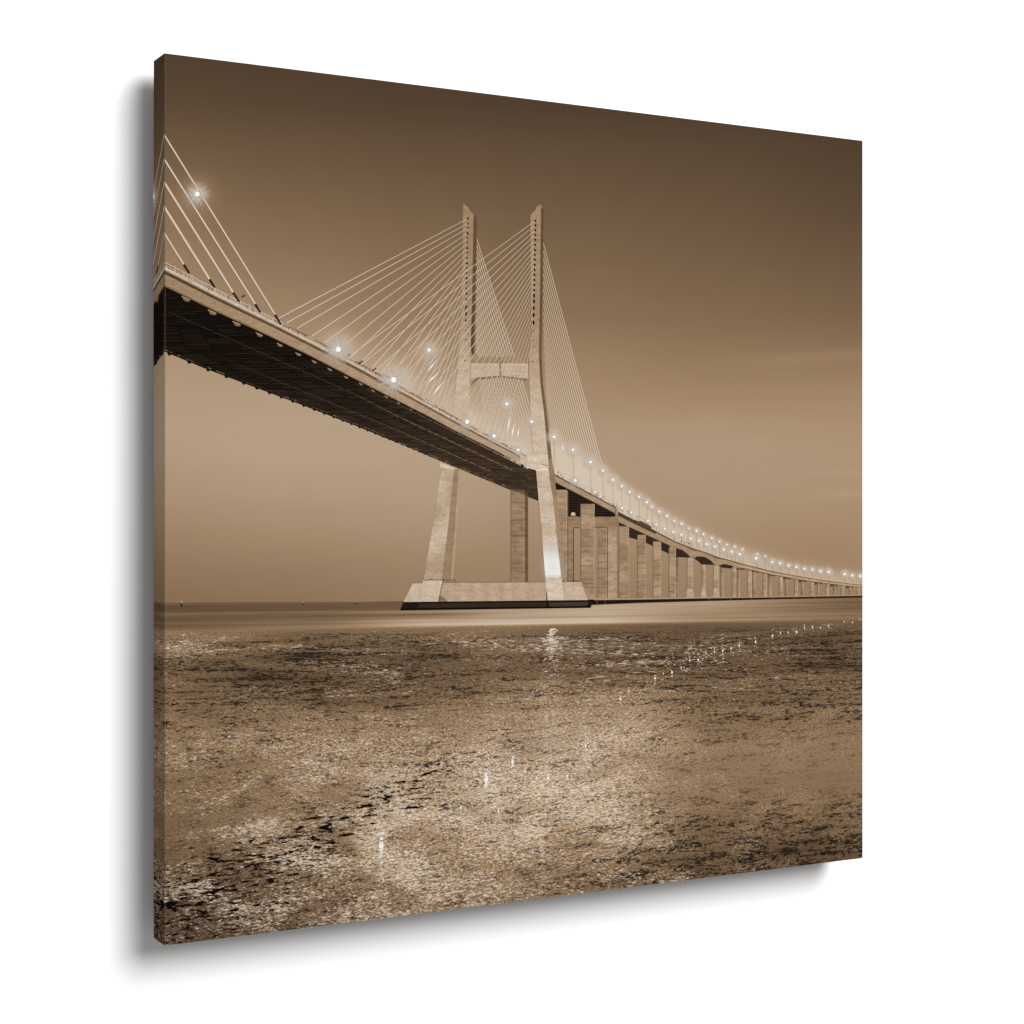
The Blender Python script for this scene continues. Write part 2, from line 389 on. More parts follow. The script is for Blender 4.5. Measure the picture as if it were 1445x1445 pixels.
def wmask(x, y):
    t_ = ty(x, y)
    g = max(0, min(1, (t_ - 885) / 20.0))
    k = 0
    if x < 760:
        yl = yat(KL, x); s = 30 + 44 * max(0, (560 - x) / 330)
        k = math.exp(-((y - yl) / s) ** 2) * (1 if x < 600 else max(0, 1 - (x - 600) / 160))
        if y > yl: k = max(k, math.exp(-((y - yl) / (s * 2.2)) ** 2) * .92 * max(0, min(1, (600 - x) / 160)))
    if x > 1000: k = max(k, .42 * max(0, min(1, (y - 1130) / 60)))
    near = max(0, min(1, (t_ - 930) / 160)) if t_ > 889.5 else -.5
    return (BM(x, t_) * g, DM(x, t_) * g, k * g, near)
def wcol(x, y):
    b = WT(x, ty(x, y))
    if y > 930:
        for (cx, sx_, y0, y1, a) in ((528, 26, 1050, 1290, 22), (690, 34, 1020, 1210, 14), (778, 20, 930, 1120, 16), (826, 22, 1000, 1160, 10), (900, 34, 940, 1080, 14)):
            b += a * math.exp(-((x - cx) / sx_) ** 2) * max(0, min(1, (y - y0) / 40)) * max(0, min(1, (y1 - y) / 60))
    b *= 1 - .07 * max(0, min(1, (ty(x, y) - 889) / 4))
    return sep(b)
water = Ink(0)
NW = 240
def wv(u):
    h = VH(u); out = []
    for j in range(171):
        k = j / 170
        out.append(h + (-.5 - h) * (k ** 1.35))
    return out
grid(water, [i / NW for i in range(NW + 1)], wv, wcol, wmask)
o_water = water.build('printed_water', M_WATER, root)
# far shore and buoys
sh = Ink(1)
sh.poly([(225, 850.8), (300, 850), (430, 849.6), (580, 849.2), (580, 853), (430, 853.4), (225, 854.5)], 112)
sh.build('far_shore', M_FLAT, o_water)
for (x, y, s_) in ((256, 853, .9), (428, 852, .5), (503, 851.4, .5)):
    b = Ink(2)
    b.poly([(x - 2 * s_, y + 4 * s_), (x + 2 * s_, y + 4 * s_), (x + .8 * s_, y - 3 * s_), (x - .8 * s_, y - 3 * s_)], 60)
    b.disc(x, y - 4.5 * s_, 1.2 * s_, 215, n=8)
    b.build('buoy', M_FLAT, o_water)

# broken reflections of the lamps
REFL = [(686, 1100, 4.2, 44), (723, 1075, 2.8, 34), (773, 1098, 2.6, 22), (826, 1052, 1.8, 34), (538, 1193, 4.6, 64), (703, 1145, 2, 34), (650, 1140, 2, 30), (800, 1095, 1.5, 26),
        (875, 986, 2.2, 12), (887, 975, 1.8, 10), (924, 957, 2.2, 12), (936, 950, 1.3, 8), (948, 949, 2.3, 8), (961, 942, 1.5, 10), (973, 932, 1.8, 16), (985, 931, 2, 8), (996, 922, 1.3, 12),
        (1008, 920, 1.6, 14), (1019.6, 918, 2, 12), (1031.5, 915, 1.8, 10), (1043, 911, 1.9, 9), (1066, 906, 2, 10), (1089.7, 897, 2, 12), (1101, 893, 1.4, 10), (1112, 892.6, 1.4, 5),
        (1123.7, 891.5, 2.1, 6), (1134.8, 886.5, 1.4, 9), (1146, 885, 1.4, 8), (1157.6, 886, 1.3, 3), (1168.7, 883, 1.6, 4), (1191, 877, 1.2, 1), (1202.7, 878, 1.2, 4), (1213.5, 874, 1.0, 2)]
for (x, y, r, h) in REFL:
    q = Ink(3)
    if x > 860: h *= 1.5; r *= .8
    n = max(2, int(h * .75))
    for i in range(n):
        k = random.gauss(0, .38) * h
        d = min(1, abs(k) / (h + .1))
        rr = r * random.uniform(.22, .5) * (1 - .55 * d)
        q.disc(x + random.gauss(0, r * (.25 + .5 * d)), y + k, rr * 1.3, random.choice((250, 242, 232, 222)), n=7, ry=rr * .7)
    q.disc(x, y, r * .7, 252, n=8, ry=r * .95)
    if r > 2.5: q.disc(x - .4, y + r * 2, r * .45, 250, n=8); q.disc(x + .3, y - r * 2.2, r * .4, 246, n=8)
    q.build('light_reflection', M_FLAT, o_water)
q = Ink(3)                                   # floodlit leg mirrored in ripples
for i in range(190):
    y = 887 + abs(random.gauss(0, 1)) * 24; wv_ = 7 + (y - 890) * .20
    x = 779 + random.gauss(0, wv_ * .5) - (y - 890) * .06
    q.disc(x, y, random.uniform(.8, 3.4), random.choice((244, 228, 214, 204)) if y < 918 else random.choice((206, 198, 190)), n=7, ry=random.uniform(.3, .65))
q.build('floodlight_reflection', M_FLAT, o_water)
q = Ink(3)                                   # long broken sheen below the near lamps
for (cx, cy, sx_, sy_, n) in ((540, 1120, 20, 40, 200), (538, 1215, 10, 30, 110), (700, 1100, 26, 55, 220), (800, 1080, 26, 60, 160), (575, 1240, 8, 14, 30), (640, 1130, 8, 30, 60), (990, 930, 40, 9, 80), (880, 1010, 40, 26, 110), (686, 1125, 4, 36, 70), (723, 1092, 3, 28, 45), (773, 1105, 4, 36, 50), (826, 1050, 3, 36, 60), (703, 1165, 4, 34, 50), (538, 1225, 6, 34, 80), (560, 1130, 5, 50, 60), (779, 970, 10, 36, 90)):
    for i in range(n):
        x = random.gauss(cx, sx_); y = random.gauss(cy, sy_)
        if y > 895: q.disc(x, y, random.uniform(.6, 2.0), random.choice((226, 214, 206, 200)), n=6, ry=random.uniform(.35, .8))
tag(q.build('water_glints', M_FLAT, o_water), kind='stuff')
# long dark wavelets picked out one by one
for (x0, y0, x1, y1, w_) in ((691, 1031, 721, 1029, 2.2), (736, 1032, 752, 1031, 1.6), (745, 1011, 751, 1010, 1.4), (566, 1141, 598, 1138, 4), (588, 1127, 612, 1127, 3), (430, 1156, 458, 1152, 4),
                             (345, 1223, 370, 1218, 6), (285, 1262, 320, 1253, 8), (232, 1278, 250, 1274, 10), (300, 1216, 326, 1214, 5), (232, 1304, 242, 1301, 6), (476, 1180, 500, 1176, 5), (275, 1278, 290, 1272, 7)):
    n = 14; q = Ink(2)
    for i in range(n):
        k = i / (n - 1); x = x0 + (x1 - x0) * k; y = y0 + (y1 - y0) * k + random.uniform(-.25, .25) * w_
        q.disc(x, y, (x1 - x0) / n * random.uniform(1.0, 2.0), sep(13), n=7, ry=w_ * .5 * random.uniform(.3, .8) * math.sin(math.pi * (k * .8 + .1)))
    q.build('dark_ripple', M_FLAT, o_water)

# ---- the bridge: deck first (it parents the rest)
FB = [(232, 403.5), (300, 437), (380, 474), (440, 503), (500, 534), (560, 564.5), (608, 589), (640, 606.5), (700, 636), (745, 660)]         # fascia bottom
LOW = [(232, 496), (287, 519), (345, 541), (420, 569), (500, 600), (560, 624.5), (640, 658), (722, 692), (760, 707)]                       # underside, far edge
TOPN = [(232, 377), (304, 414), (387, 455), (500, 513), (604, 571), (650, 596.5), (700, 623.5), (745, 647)]
L_DECK, L_FAR, L_T1, L_BEAM, L_NC, L_LAMP = 5, 1, 3, 2, 6, 12
deck = Ink(L_DECK)
xs = [232 + (745 - 232) * i / 60 for i in range(61)]
def band(ink, f0, f1, c, x0=232, x1=745, n=60):
    X = [x0 + (x1 - x0) * i / n for i in range(n + 1)]
    ink.strip([(x, f0(x)) for x in X], [(x, f1(x)) for x in X], c, 1)
top = lambda x: yat(TOPN, x); fb = lambda x: yat(FB, x)
th_ = lambda x, k: top(x) + (fb(x) - top(x)) * k
FK = lambda x: (x - 232) / 513.0
band(deck, lambda x: th_(x, -.06), lambda x: th_(x, .13), 208)
band(deck, lambda x: th_(x, .13), lambda x: th_(x, .20), 150)
band(deck, lambda x: th_(x, .20), lambda x: th_(x, .36), lambda x, y: sep(78 + 50 * FK(x)))
band(deck, lambda x: th_(x, .36), lambda x: th_(x, .92), lambda x, y: sep(160 + 22 * FK(x)))
band(deck, lambda x: th_(x, .92), lambda x: th_(x, 1.02), lambda x, y: sep(128 + 50 * FK(x)))
deck.poly([(733, 641), (745, 646), (758, 650), (758, 664), (735, 655)], 205)
o_br = deck.build('printed_bridge', M_CONC, root, 'printed bridge deck edge running back to the two towers')

un = Ink(L_DECK - 1)                          # underside
X = [225 + (760 - 225) * i / 70 for i in range(71)]
un.strip([(x, yat(FB, x) - 1.5) for x in X], [(x, yat(LOW, x)) for x in X], lambda x, y: sep(17 + 32 * max(0, (x - 400) / 350) ** 1.2), 1)
un.build('deck_underside', M_FLAT, o_br)
q = Ink(L_DECK)
def xat(P, y):
    R = [(b, a) for a, b in P]; return yat(R, y)
y = 408.0; i = 0
while y < 706:
    xa = 226 if y < 494 else xat(LOW, y) + 1.5; xb = min(xat(FB, y) - 2, 757)
    k = max(0, (xb - 420) / 330)
    if xb > xa:
        for j in range(5):
            a0, a1 = xa + (xb - xa) * j / 5, xa + (xb - xa) * (j + .93) / 5
            tn = random.uniform(22, 50) + 34 * k
            q.line((a0, y + (a0 - xb) * .006), (a1, y + (a1 - xb) * .006), .9, .9, tn)
    y += 3.3 - 1.9 * min(1, max(0, (y - 408) / 200)); i += 1
# longitudinal ribs
q.line((232, 437.5), (500, 556), 1.6, 1.4, 44, 62); q.line((500, 556), (560, 587), 1.4, 1.1, 70, 110); q.line((560, 587), (722, 663), 1.1, 1.0, 120, 140)
q.line((300, 500), (560, 607), 1.0, 1.0, 34, 90); q.line((560, 607), (691, 664.5), 1.0, 1.0, 95, 130); q.line((500, 541), (640, 609), .8, .8, 60, 120); q.line((640, 609), (735, 657), .9, .9, 130, 175)
q.line((722, 663), (757, 678), 1.0, .9, 90, 80); q.line((691, 664.5), (745, 689), .9, .9, 70, 60)
q.poly([(670, 664), (723, 659), (757, 661), (757, 663), (724, 662), (690, 665)], 66)
q.line((744, 688), (757, 687), 2, 2, 110, 120)
# rim truss of the far edge
for i in range(80):
    x = 232 + i * 6.1
    if x > 720: break
    y = yat(LOW, x); tn = random.choice((60, 95, 120, 40)) + 20 * FK(x)
    q.line((x, y - 2.6), (x + 5, y - 2.6 + 5 * .42), 1.2, 1.2, tn)
for i in range(60):
    x = 560 + i * 2.7
    if x > 700: break
    q.line((x, yat(LOW, x) - 1.2), (x + 1.2, yat(LOW, x) - .4), 1.8, 1.2, random.choice((120, 150, 60, 40)))
q.build('deck_ribs', M_FLAT, o_br)
x = 239.0; g = 16.5
while x < 718:                                 # drip brackets along the lower edge
    y = yat(LOW, x); s_ = g / 16.5
    q = Ink(L_DECK + 1); q.poly([(x - 3 * s_, y - 1), (x + 3 * s_, y - 1), (x + 2 * s_, y + 2.6 * s_), (x - 2 * s_, y + 2.2 * s_)], 22)
    x += g * 1.7 if x < 320 else g * 1.35; g *= .955
    q.build('edge_bracket', M_FLAT, o_br)
for (x, y, s_) in ((262, 422, 1), (299, 441, 1), (333.5, 457, .95), (365.5, 472.5, .8), (394.5, 487, .7), (420.5, 500, .65), (443, 510.5, .6), (465, 521.5, .55), (488, 532.5, .5), (508.7, 542, .45), (526, 551.5, .4), (545, 560.3, .4), (562, 569, .35), (580, 578, .3)):
    q = Ink(L_DECK + 1); q.poly([(x - 6 * s_, y - 4.5 * s_), (x + 4 * s_, y - .5 * s_), (x + 6.5 * s_, y + 1.5 * s_), (x + 4 * s_, y + 4 * s_), (x - 2 * s_, y + 2.6 * s_)], 132)
    q.line((x - 6 * s_, y - 4 * s_), (x + 6 * s_, y + 1.4 * s_), 1.1 * s_, 1.1 * s_, 178)
    q.build('cable_socket', M_CONC, o_br)
for (x0, y0, x1, y1) in ((716, 646, 737, 656),):
    q = Ink(L_DECK + 2)
    for i in range(26):
        k = i / 25.0
        q.line((712 + 34 * k, 645.5 + 17 * k), (712.8 + 34 * k, 643 + 17 * k), 1.1, .8, random.choice((20, 200, 30, 215)))
    q.build('underside_clips', M_FLAT, o_br)
# railing
q = Ink(L_DECK + 2)
def rail(P0, x0, x1, h0, h1, step0, step1, tone):
    x = x0
    while x < x1:
        k = (x - x0) / (x1 - x0); h = h0 + (h1 - h0) * k; st = step0 + (step1 - step0) * k
        y = yat(P0, x)
        q.line((x, y), (x, y - h), .9, .7, random.choice((tone, tone - 20, 95)))
        x += st
    n = 40
    for i in range(n):
        xa, xb = x0 + (x1 - x0) * i / n, x0 + (x1 - x0) * (i + 1) / n
        ha, hb = h0 + (h1 - h0) * i / n, h0 + (h1 - h0) * (i + 1) / n
        q.line((xa, yat(P0, xa) - ha), (xb, yat(P0, xb) - hb), 1.0, 1.0, tone if x1 < 420 else random.choice((tone, 100, 130)))
        q.line((xa, yat(P0, xa) - ha * .5), (xb, yat(P0, xb) - hb * .5), .8, .8, tone - 12)
rail(TOPN, 232, 400, 7, 5.0, 5.5, 3.6, 220); rail(TOPN, 400, 742, 5.0, 2.2, 3.4, 1.8, 205)
for x in (247, 271, 303, 330, 352):
    q.line((x, yat(TOPN, x)), (x - .5, yat(TOPN, x) - 10), 1.2, .9, 205)
q.line((318, 417), (343, 419), 1.0, .9, 170); q.poly([(340, 418.5), (345, 415.5), (345.5, 417.5), (342, 420)], 60)
q.build('railing', M_LINE, o_br)

# ---- deck beyond the towers
D2T = [(872, 721), (918.4, 745), (953, 763.3), (980, 773.6), (1016, 786), (1052, 796), (1088, 805), (1124, 812), (1160, 818), (1196, 822.7), (1217, 825)]
D2B = [(872, 736.5), (918, 757), (953, 773), (962, 775.3), (970, 780), (975.5, 788), (980, 785.6), (986, 784.6), (994, 785.6), (1002, 790), (1009, 798), (1014, 797.2), (1022, 795.6), (1030, 797), (1038, 801), (1056, 804), (1088, 811.4), (1124, 817.7), (1160, 823), (1217, 829.5)]
q = Ink(L_DECK)
D1T = [(781, 668.3), (871.4, 717)]; D1B = [(782, 679.7), (868, 724)]
def bandP(ink, P0, P1, k0, k1, c, x0, x1, n=24):
    X = [x0 + (x1 - x0) * i / n for i in range(n + 1)]
    f = lambda x, k: yat(P0, x) + (yat(P1, x) - yat(P0, x)) * k
    ink.strip([(x, f(x, k0)) for x in X], [(x, f(x, k1)) for x in X], c, 1)
bandP(q, D1T, D1B, 0, .2, 95, 781, 871); bandP(q, D1T, D1B, .2, .97, 172, 781, 871); bandP(q, D1T, D1B, .93, 1.05, 130, 781, 868)
q.poly([(868, 714), (871.6, 715.5), (871.6, 730), (868, 729)], 165); q.line((867.7, 716), (867.7, 724), .8, .8, 80)
D2X = lambda x: yat(D2T, x)
bandP(q, D2T, D2B, -.10, .06, 205, 872, 1217, 60)
bandP(q, D2T, D2B, .06, .50, 78, 872, 925, 14); bandP(q, D2T, D2B, .06, .30, 110, 925, 1217, 50)
bandP(q, D2T, D2B, .45, 1.0, 165, 872, 925, 14); bandP(q, D2T, D2B, .28, 1.0, lambda x, y: sep(166 + 6 * (x > 1050)), 925, 1217, 60)
bandP(q, D2T, D2B, .55, .68, lambda x, y: sep(195), 1045, 1217, 40); bandP(q, D2T, D2B, .86, 1.0, 105, 1045, 1217, 40)
q.poly([(895, 733), (900, 735.5), (904, 735), (919, 743), (918.4, 747.5), (905, 741), (900, 739.5)], 88)
q.build('far_deck', M_CONC, o_br)
q = Ink(L_DECK - 1)                              # dark undersides seen between the piers
for P in ([(782, 680), (868, 725), (869, 729), (839, 729), (801, 729), (800, 691), (783, 691)], [(873, 737), (945, 770), (945, 782), (907.7, 764), (880, 756), (873, 754)],
          [(953, 773), (963, 776.5), (970, 782), (974, 787), (958, 786), (953, 788)], [(979, 787.7), (984, 785), (994.5, 786), (1003, 791), (1008, 797), (990, 796.5), (985, 792)],
          [(1014, 798), (1022, 796), (1033, 798.5), (1038, 802.5), (1018, 801)]):
    q.poly(P, 52 if P[0][0] != 782 else 30)
for k in range(9):
    q.line((802, 697 + 3.6 * k), (838 + 3.5 * k, 699 + 3.2 * k), .7, .6, 62)
x = 1039
while x < 1215:
    y = yat(D2B, x); q.poly([(x, y - 1), (x + 11, y + .3), (x + 11, y + 3), (x + 6, y + 2.6), (x, y + 3.6)], 88); x += 22
q.build('far_deck_underside', M_FLAT, o_br)
q = Ink(L_DECK + 1)
q.poly([(806, 723), (811, 723), (812.5, 728), (805, 728)], 180); q.disc(808.5, 725, 1.6, 235, n=8)
q.build('inspection_light', M_FLAT, o_br)

# ---- piers
def pier(name, x0, x1, yt, yb, tone, side=0, stone=None, lab=None, layer=5, fl=0):
    q = Ink(layer)
    q.strip([(x0, yt), (x0, yb)], [(x1, yt), (x1, yb)], lambda x, y: sep(tone + 10 * math.sin(y * .11 + x0)), 10)
    if side: q.strip([(x1, yt + .5), (x1, yb)], [(x1 + side, yt + 1), (x1 + side, yb)], tone - 45, 3)
    q.line((x0 - .1, yt), (x0 - .1, yb), .9, .9, tone - 30)
    q.line((x1 - .5, yt + 1), (x1 - .5, yb), .8, .8, tone + 22)
    yy = yt + 7
    while yy < yb - 4 and x1 - x0 > 7:
        q.line((x0 + .5, yy), (x1 - .5, yy + random.uniform(-.4, .3)), .8, .7, tone + random.choice((-34, -26, -16, 14))); yy += random.uniform(6, 12)
    if fl: q.poly([(x0, yb - 14), (x1, yb - 14), (x1 + fl, yb), (x0 - fl, yb)], tone + 14)
    return q.build(name, stone or M_PIER, o_br, lab)
pier('pier', 721, 740, 691, 821, 150, 5, lab='stained pier standing between the tower legs')
pier('pier', 785, 800, 692, 822, 162, 1.5)
# portal frame of the side pier
q = Ink(3)
q.strip([(799, 728), (799, 846)], [(808.5, 728), (808.5, 846)], 152, 8); q.strip([(857, 728), (857, 846)], [(871.3, 728), (871.3, 846)], lambda x, y: sep(160 + 16 * (y > 755)), 8)
q.strip([(801, 728), (801, 744.5)], [(871, 728), (871, 744.5)], 150, 4); q.line((801, 728.2), (870, 728.2), 1.2, 1.2, 50)
q.line((809, 744.6), (857, 744.6), .9, .9, 80); q.line((809, 745), (809, 846), 1.3, 1.3, 82); q.line((857, 745), (857, 846), .9, .9, 76); q.line((871, 727), (871, 846), .9, .9, 120)
q.build('portal_pier', M_PIER, o_br)
pier('pier', 844, 856.5, 745, 846, 158, layer=2)
pier('pier', 819.4, 838.8, 711, 846, 162)
pier('pier', 873.5, 887.3, 742.7, 846, 160); pier('pier', 899.4, 911, 754.8, 845.5, 160); pier('pier', 921.5, 932.6, 764, 845, 162); pier('pier', 944, 953.5, 772.7, 845, 166)
pier('pier', 953.7, 957.4, 786, 845, 140, layer=3)
for (a, b, y, tn, fl) in ((969.5, 977.5, 787, 172, 2), (990, 995, 796.5, 172, 2), (1006.8, 1013.5, 798, 174, 2), (1017, 1021.5, 801, 158, 0), (1033, 1038.5, 800.5, 172, 0), (1040.5, 1044, 804, 158, 0),
                      (1055, 1060.5, 804.6, 172, 0), (1062, 1066.5, 807, 156, 0), (1077, 1082, 809.5, 172, 0), (1084, 1088.5, 812, 156, 0), (1099.7, 1104, 814, 172, 0), (1108, 1111, 817, 156, 0),
                      (1121, 1125.4, 817.5, 170, 0), (1131, 1134, 820, 156, 0), (1143.4, 1147.8, 821.5, 170, 0), (1153.5, 1156, 823, 156, 0), (1165, 1169, 824.5, 170, 0), (1176, 1178.5, 826, 156, 0),
                      (1187, 1191, 827, 170, 0), (1198.5, 1201, 828, 156, 0), (1209.5, 1212.6, 829, 170, 0)):
    pier('pier', a, b, y, 844.3 - .4 * (a - 969) / 60, tn, fl=fl)
q = Ink(7)                                       # the long pile cap below the approach piers
CT = [(832, 846), (900, 845.4), (980, 844), (1088, 842.6), (1217, 840)]; CB = [(832, 853.5), (900, 850.6), (980, 848.5), (1088, 845.6), (1217, 843)]
bandP(q, CT, CB, -.25, .12, 176, 838, 1217, 40); bandP(q, CT, CB, .12, 1.0, lambda x, y: sep(28 + 20 * (x - 832) / 385), 832, 1217, 40)
for k in range(10):
    x = 820 + k * 11 if k < 4 else 880 + k * 30
    q.line((x, yat(CT, x)), (x + .6, yat(CB, x)), .7, .6, 120)
q.build('pile_cap', M_FLAT, o_br)

# ---- towers
def leglight(x, y):
    b = 202 + 6 * math.sin(y * .2)
    if y > 740: b += 50 * math.exp(-((y - 806) / 26.0) ** 2)
    if y > 815: b = 205
    return sep(b)
q = Ink(3)                                       # left tower
lf = [(653, 287), (653, 330), (651.5, 420), (649, 480), (645.5, 520), (642, 560), (637, 592)]
rt = [(668, 303), (667.5, 330), (666, 420), (664, 487), (663, 520), (662, 560), (661, 606)]
q.poly([(653.6, 286.6), (657, 290), (661, 293), (663, 298), (667.7, 302), (668, 304), (653, 304)], 158)
q.strip([(653, 303)] + lf[1:], rt, lambda x, y: sep(158 + max(0, min(42, (y - 440) * .45))), 8)
q.strip([(668, 302), (667.5, 330), (666, 420), (664, 492)], [(672.8, 307.5), (672.5, 340), (670.5, 430), (669, 498)], lambda x, y: sep(100 - .06 * (y - 300)), 5)
q.poly([(664, 492), (669, 498), (669.5, 502), (666, 500)], 90)
o_tl = q.build('tower', M_CONC, o_br, 'left printed tower, rising behind the deck with black cable holes')
q = Ink(3)
q.strip([(623, 661), (610.5, 740), (597.6, 818)], [(641, 661), (632.5, 740), (623, 818)], lambda x, y: sep(192 + 14 * math.sin(x * .5)), 8)
q.strip([(641, 661), (632.5, 740), (623, 818)], [(647, 663), (642, 740), (636.4, 818)], 156, 6)
q.strip([(647, 663), (642, 740), (636.4, 818)], [(651.5, 665), (645, 740), (639, 818)], 180, 4)
q.poly([(620, 652), (644, 661), (641, 662.5), (620.5, 660)], 210)
q.build('tower_leg', M_CONC, o_br)
q = Ink(7); q.poly([(596.5, 818.6), (625, 818.6), (618, 849), (593, 849)], 205); q.line((625, 819), (618.3, 849), 1.2, 1.2, 110)
q.build('tower_plinth', M_CONC, o_br)
q = Ink(8)
for i in range(18): q.disc(599 + i * 1.6, 818.2 + random.uniform(-.6, .6), random.uniform(.3, .9), 40, n=6)
for i in range(16): q.disc(626 + i * 1.1, 819 + random.uniform(-1, 1), random.uniform(.2, .6), 60, n=6)
for i in range(14): q.disc(794 + i * 1.8, 819.5 + random.uniform(-.6, .6), random.uniform(.3, .9), 45, n=6)
q.build('footing_posts', M_FLAT, o_br)

q = Ink(2)                                       # cross beam
q.strip([(664, 502.7), (706, 503), (745, 502.7)], [(664, 513), (706, 513), (745, 513)], 160, 6)
q.strip([(664, 513), (706, 513), (745, 513)], [(664, 535), (706, 530), (745, 535)], 196, 6)
q.strip([(661, 538.7), (673, 532.6), (706.4, 530), (743, 534)], [(665, 544), (674, 536), (706.4, 532.5), (743, 537)], 140, 5)
q.line((664, 513.5), (744, 514), 1.0, 1.0, 214); q.line((705, 505), (706, 530), 2.0, 1.6, 120)
q.build('tower_beam', M_CONC, o_br)

q = Ink(7)                                       # right tower, stands in front of the deck
l_ = [(748, 303), (748.5, 400), (750, 470), (746, 500), (746.5, 540), (748, 580), (751, 630), (753, 648)]
r_ = [(763, 292), (761.8, 400), (760.6, 470), (760, 500), (762, 540), (767, 580), (771, 622), (773, 648)]
q.poly([(748, 304), (751, 300), (755, 297), (757, 291), (760, 290), (761, 288.5), (765, 292), (766.5, 294.5), (763, 296), (763, 304)], 160)
q.strip(l_, r_, lambda x, y: sep(162 + max(0, min(42, (y - 450) * .3))), 8)
sh_l = r_[:]; sh_r = [(767, 294), (765.4, 400), (764.4, 470), (764, 500), (765.8, 540), (771, 580), (776, 622), (778.5, 648)]
q.strip(sh_l, sh_r, lambda x, y: sep(98 + .10 * max(0, y - 400)), 6)
q.poly([(743, 646), (752, 640), (773, 642), (774, 662), (756, 663.5), (743, 660)], 212)
q.strip([(756, 662), (759.6, 705), (765, 760), (769, 817)], [(773, 662), (779.5, 700), (785.6, 760), (791.4, 816)], leglight, 14)
q.strip([(773, 648), (775.5, 670), (779.5, 700), (785.6, 760), (791.4, 817)], [(778.5, 648), (782, 668), (785, 700), (792, 760), (800, 818)], lambda x, y: sep(150 + 12 * (y > 700)), 8)
q.poly([(769, 817), (792.5, 816.6), (796, 847), (772.5, 847)], 212)
q.line((759.8, 688), (777, 688), .6, .6, 185); q.line((762.5, 732), (782, 731), .6, .6, 190); q.line((765, 655), (773, 657.5), 1.2, 1, 120)
q.line((757, 663.5), (773, 662.5), 1.6, 1.2, 238)
o_tr = q.build('tower', M_CONC, o_br, 'right printed tower with a white floodlit patch low on its leg')
q = Ink(8)
fa = lambda x, y: sep(255, max(0, min(.97, (y - 762) / 30.0)) * max(0, min(1, (814 - y) / 3.0)))
q.strip([(762.6, 742), (768, 800), (769.3, 809), (769.5, 812)], [(783.2, 742), (790, 800), (791, 811), (791.2, 814)], fa, 9)
q.disc(785, 815, 1.8, sep(255, 1), sep(250, .6), n=8); q.disc(780, 800, 22, sep(250, .35), sep(235, 0), n=20, ry=26)
q.build('floodlight', M_GLOW, o_br)
q = Ink(4)
def dots(q, Y, x0, x1, yoff):
    for k, Yv in enumerate(Y):
        yy = 270 + .2076 * Yv; x = x0 + (x1 - x0) * (Yv - Y[0]) / (Y[-1] - Y[0])
        r = 1.75 if Yv < 900 else 1.1
        p = Ink(q.layer); p.disc(x, yy, r * .85, 26, n=8, ry=r * (1.0 if Yv < 700 or Yv > 900 else 1.9)); p.build('cable_anchor', M_FLAT, o_br)
YL = [185, 218, 250, 285, 320, 352, 386, 420, 455, 490, 523, 557, 592, 625, 660, 697, 740, 790, 832, 883, 943, 1008, 1152]
YR = [200, 232, 265, 297, 330, 365, 400, 432, 465, 500, 535, 568, 603, 637, 672, 710, 748, 795, 842, 893, 952, 1017, 1158]
dots(q, YL, 660, 656, 0)
q = Ink(9); dots(q, YR, 755.3, 751.5, 0)

# ---- footing
q = Ink(6)
q.strip([(582, 823), (820, 821)], [(569, 849.6), (830, 846.8)], lambda x, y: sep(186 + 5 * math.sin(x * .3)), 40)
q.poly([(582, 823), (597, 823), (594, 849.5), (569, 849.6)], 202)
q.poly([(796, 822), (818, 821), (829, 847), (797, 847)], 198)
q.line((582, 822.6), (818, 820.8), .8, .8, 130)
q.poly([(620, 838), (632, 849), (618, 849)], 140)
q.build('tower_footing', M_CONC, o_br)
q = Ink(9)
q.strip([(569, 849.4), (836.7, 846.6)], [(564.4, 861), (833.4, 857.4)], lambda x, y: sep(34), 20)
q.line((566, 860), (833, 856.6), 1.8, 1.8, 12); q.line((571, 850.2), (836, 847.6), 1.2, 1.2, 20)
q.poly([(592, 851.5), (770, 849.8), (772, 855.6), (588, 857.6)], 52); q.poly([(773, 850), (830, 849.5), (828, 855), (775, 855.6)], 70)
q.line((771, 836), (772, 857), 1.0, 1.4, 25)
q.build('footing_base', M_FLAT, o_br)

# ---- stay cables
def fan(name, rows, layer, lab=None, par=None):
    for (a, b, w0, w1, c0, c1) in rows:
        q = Ink(layer); q.line(a, b, w0, w1, c0, c1); q.build('stay_cable', M_LINE, o_br)
XL = [392, 404, 419, 440, 458, 478, 496, 510, 525, 538, 550, 561, 571, 580, 588, 596, 603, 610, 616, 622, 628]
fan('cable_fan', [((660 - .3 * k * .2, 270 + .2076 * YL[k]), (x, yat(TOPN, x) - 8), 0.8, 1.35 - .02 * k, 198, 216) for k, x in enumerate(XL)], 4, 'stay cables from the left tower down towards the viewer')
XR = [490, 509, 527, 543, 558, 572, 585, 597, 608, 618, 628, 637, 646, 654, 662, 669, 676, 683, 690, 697, 704, 711]
fan('cable_fan', [((755 - .17 * k, 270 + .2076 * YR[k]), (x, yat(TOPN, x) - 3), .75, 1.2 - .015 * k, 200, 213) for k, x in enumerate(XR)], 8, 'stay cables from the right tower down towards the viewer')
for (x, y) in ((491, 502), (508.5, 511.5), (527.4, 522)):
    q = Ink(9); q.line((x - 2.4, y + 1.6), (x + 3.2, y - 2.4), 1.6, 1.6, 38)
    q.build('cable_sleeve', M_FLAT, o_br)
fan('cable_fan', [((672, 335 + 9.2 * i), (771 - 4.9 * i, 648 - 2.0 * i), 1.0, 1.25, 196, 210) for i in range(18)], 1, 'stay cables running back from the left tower')
rows = []
for i in range(20):
    xe = 864 - 4.0 * i; rows.append(((766.5 + (.0 if i < 10 else (i - 10) * .4), 343 + 10.8 * i), (xe, yat(D1T, xe) - 2), 1.0, 1.3, 190, 214))
fan('cable_fan', rows, 1, 'stay cables running back from the right tower')
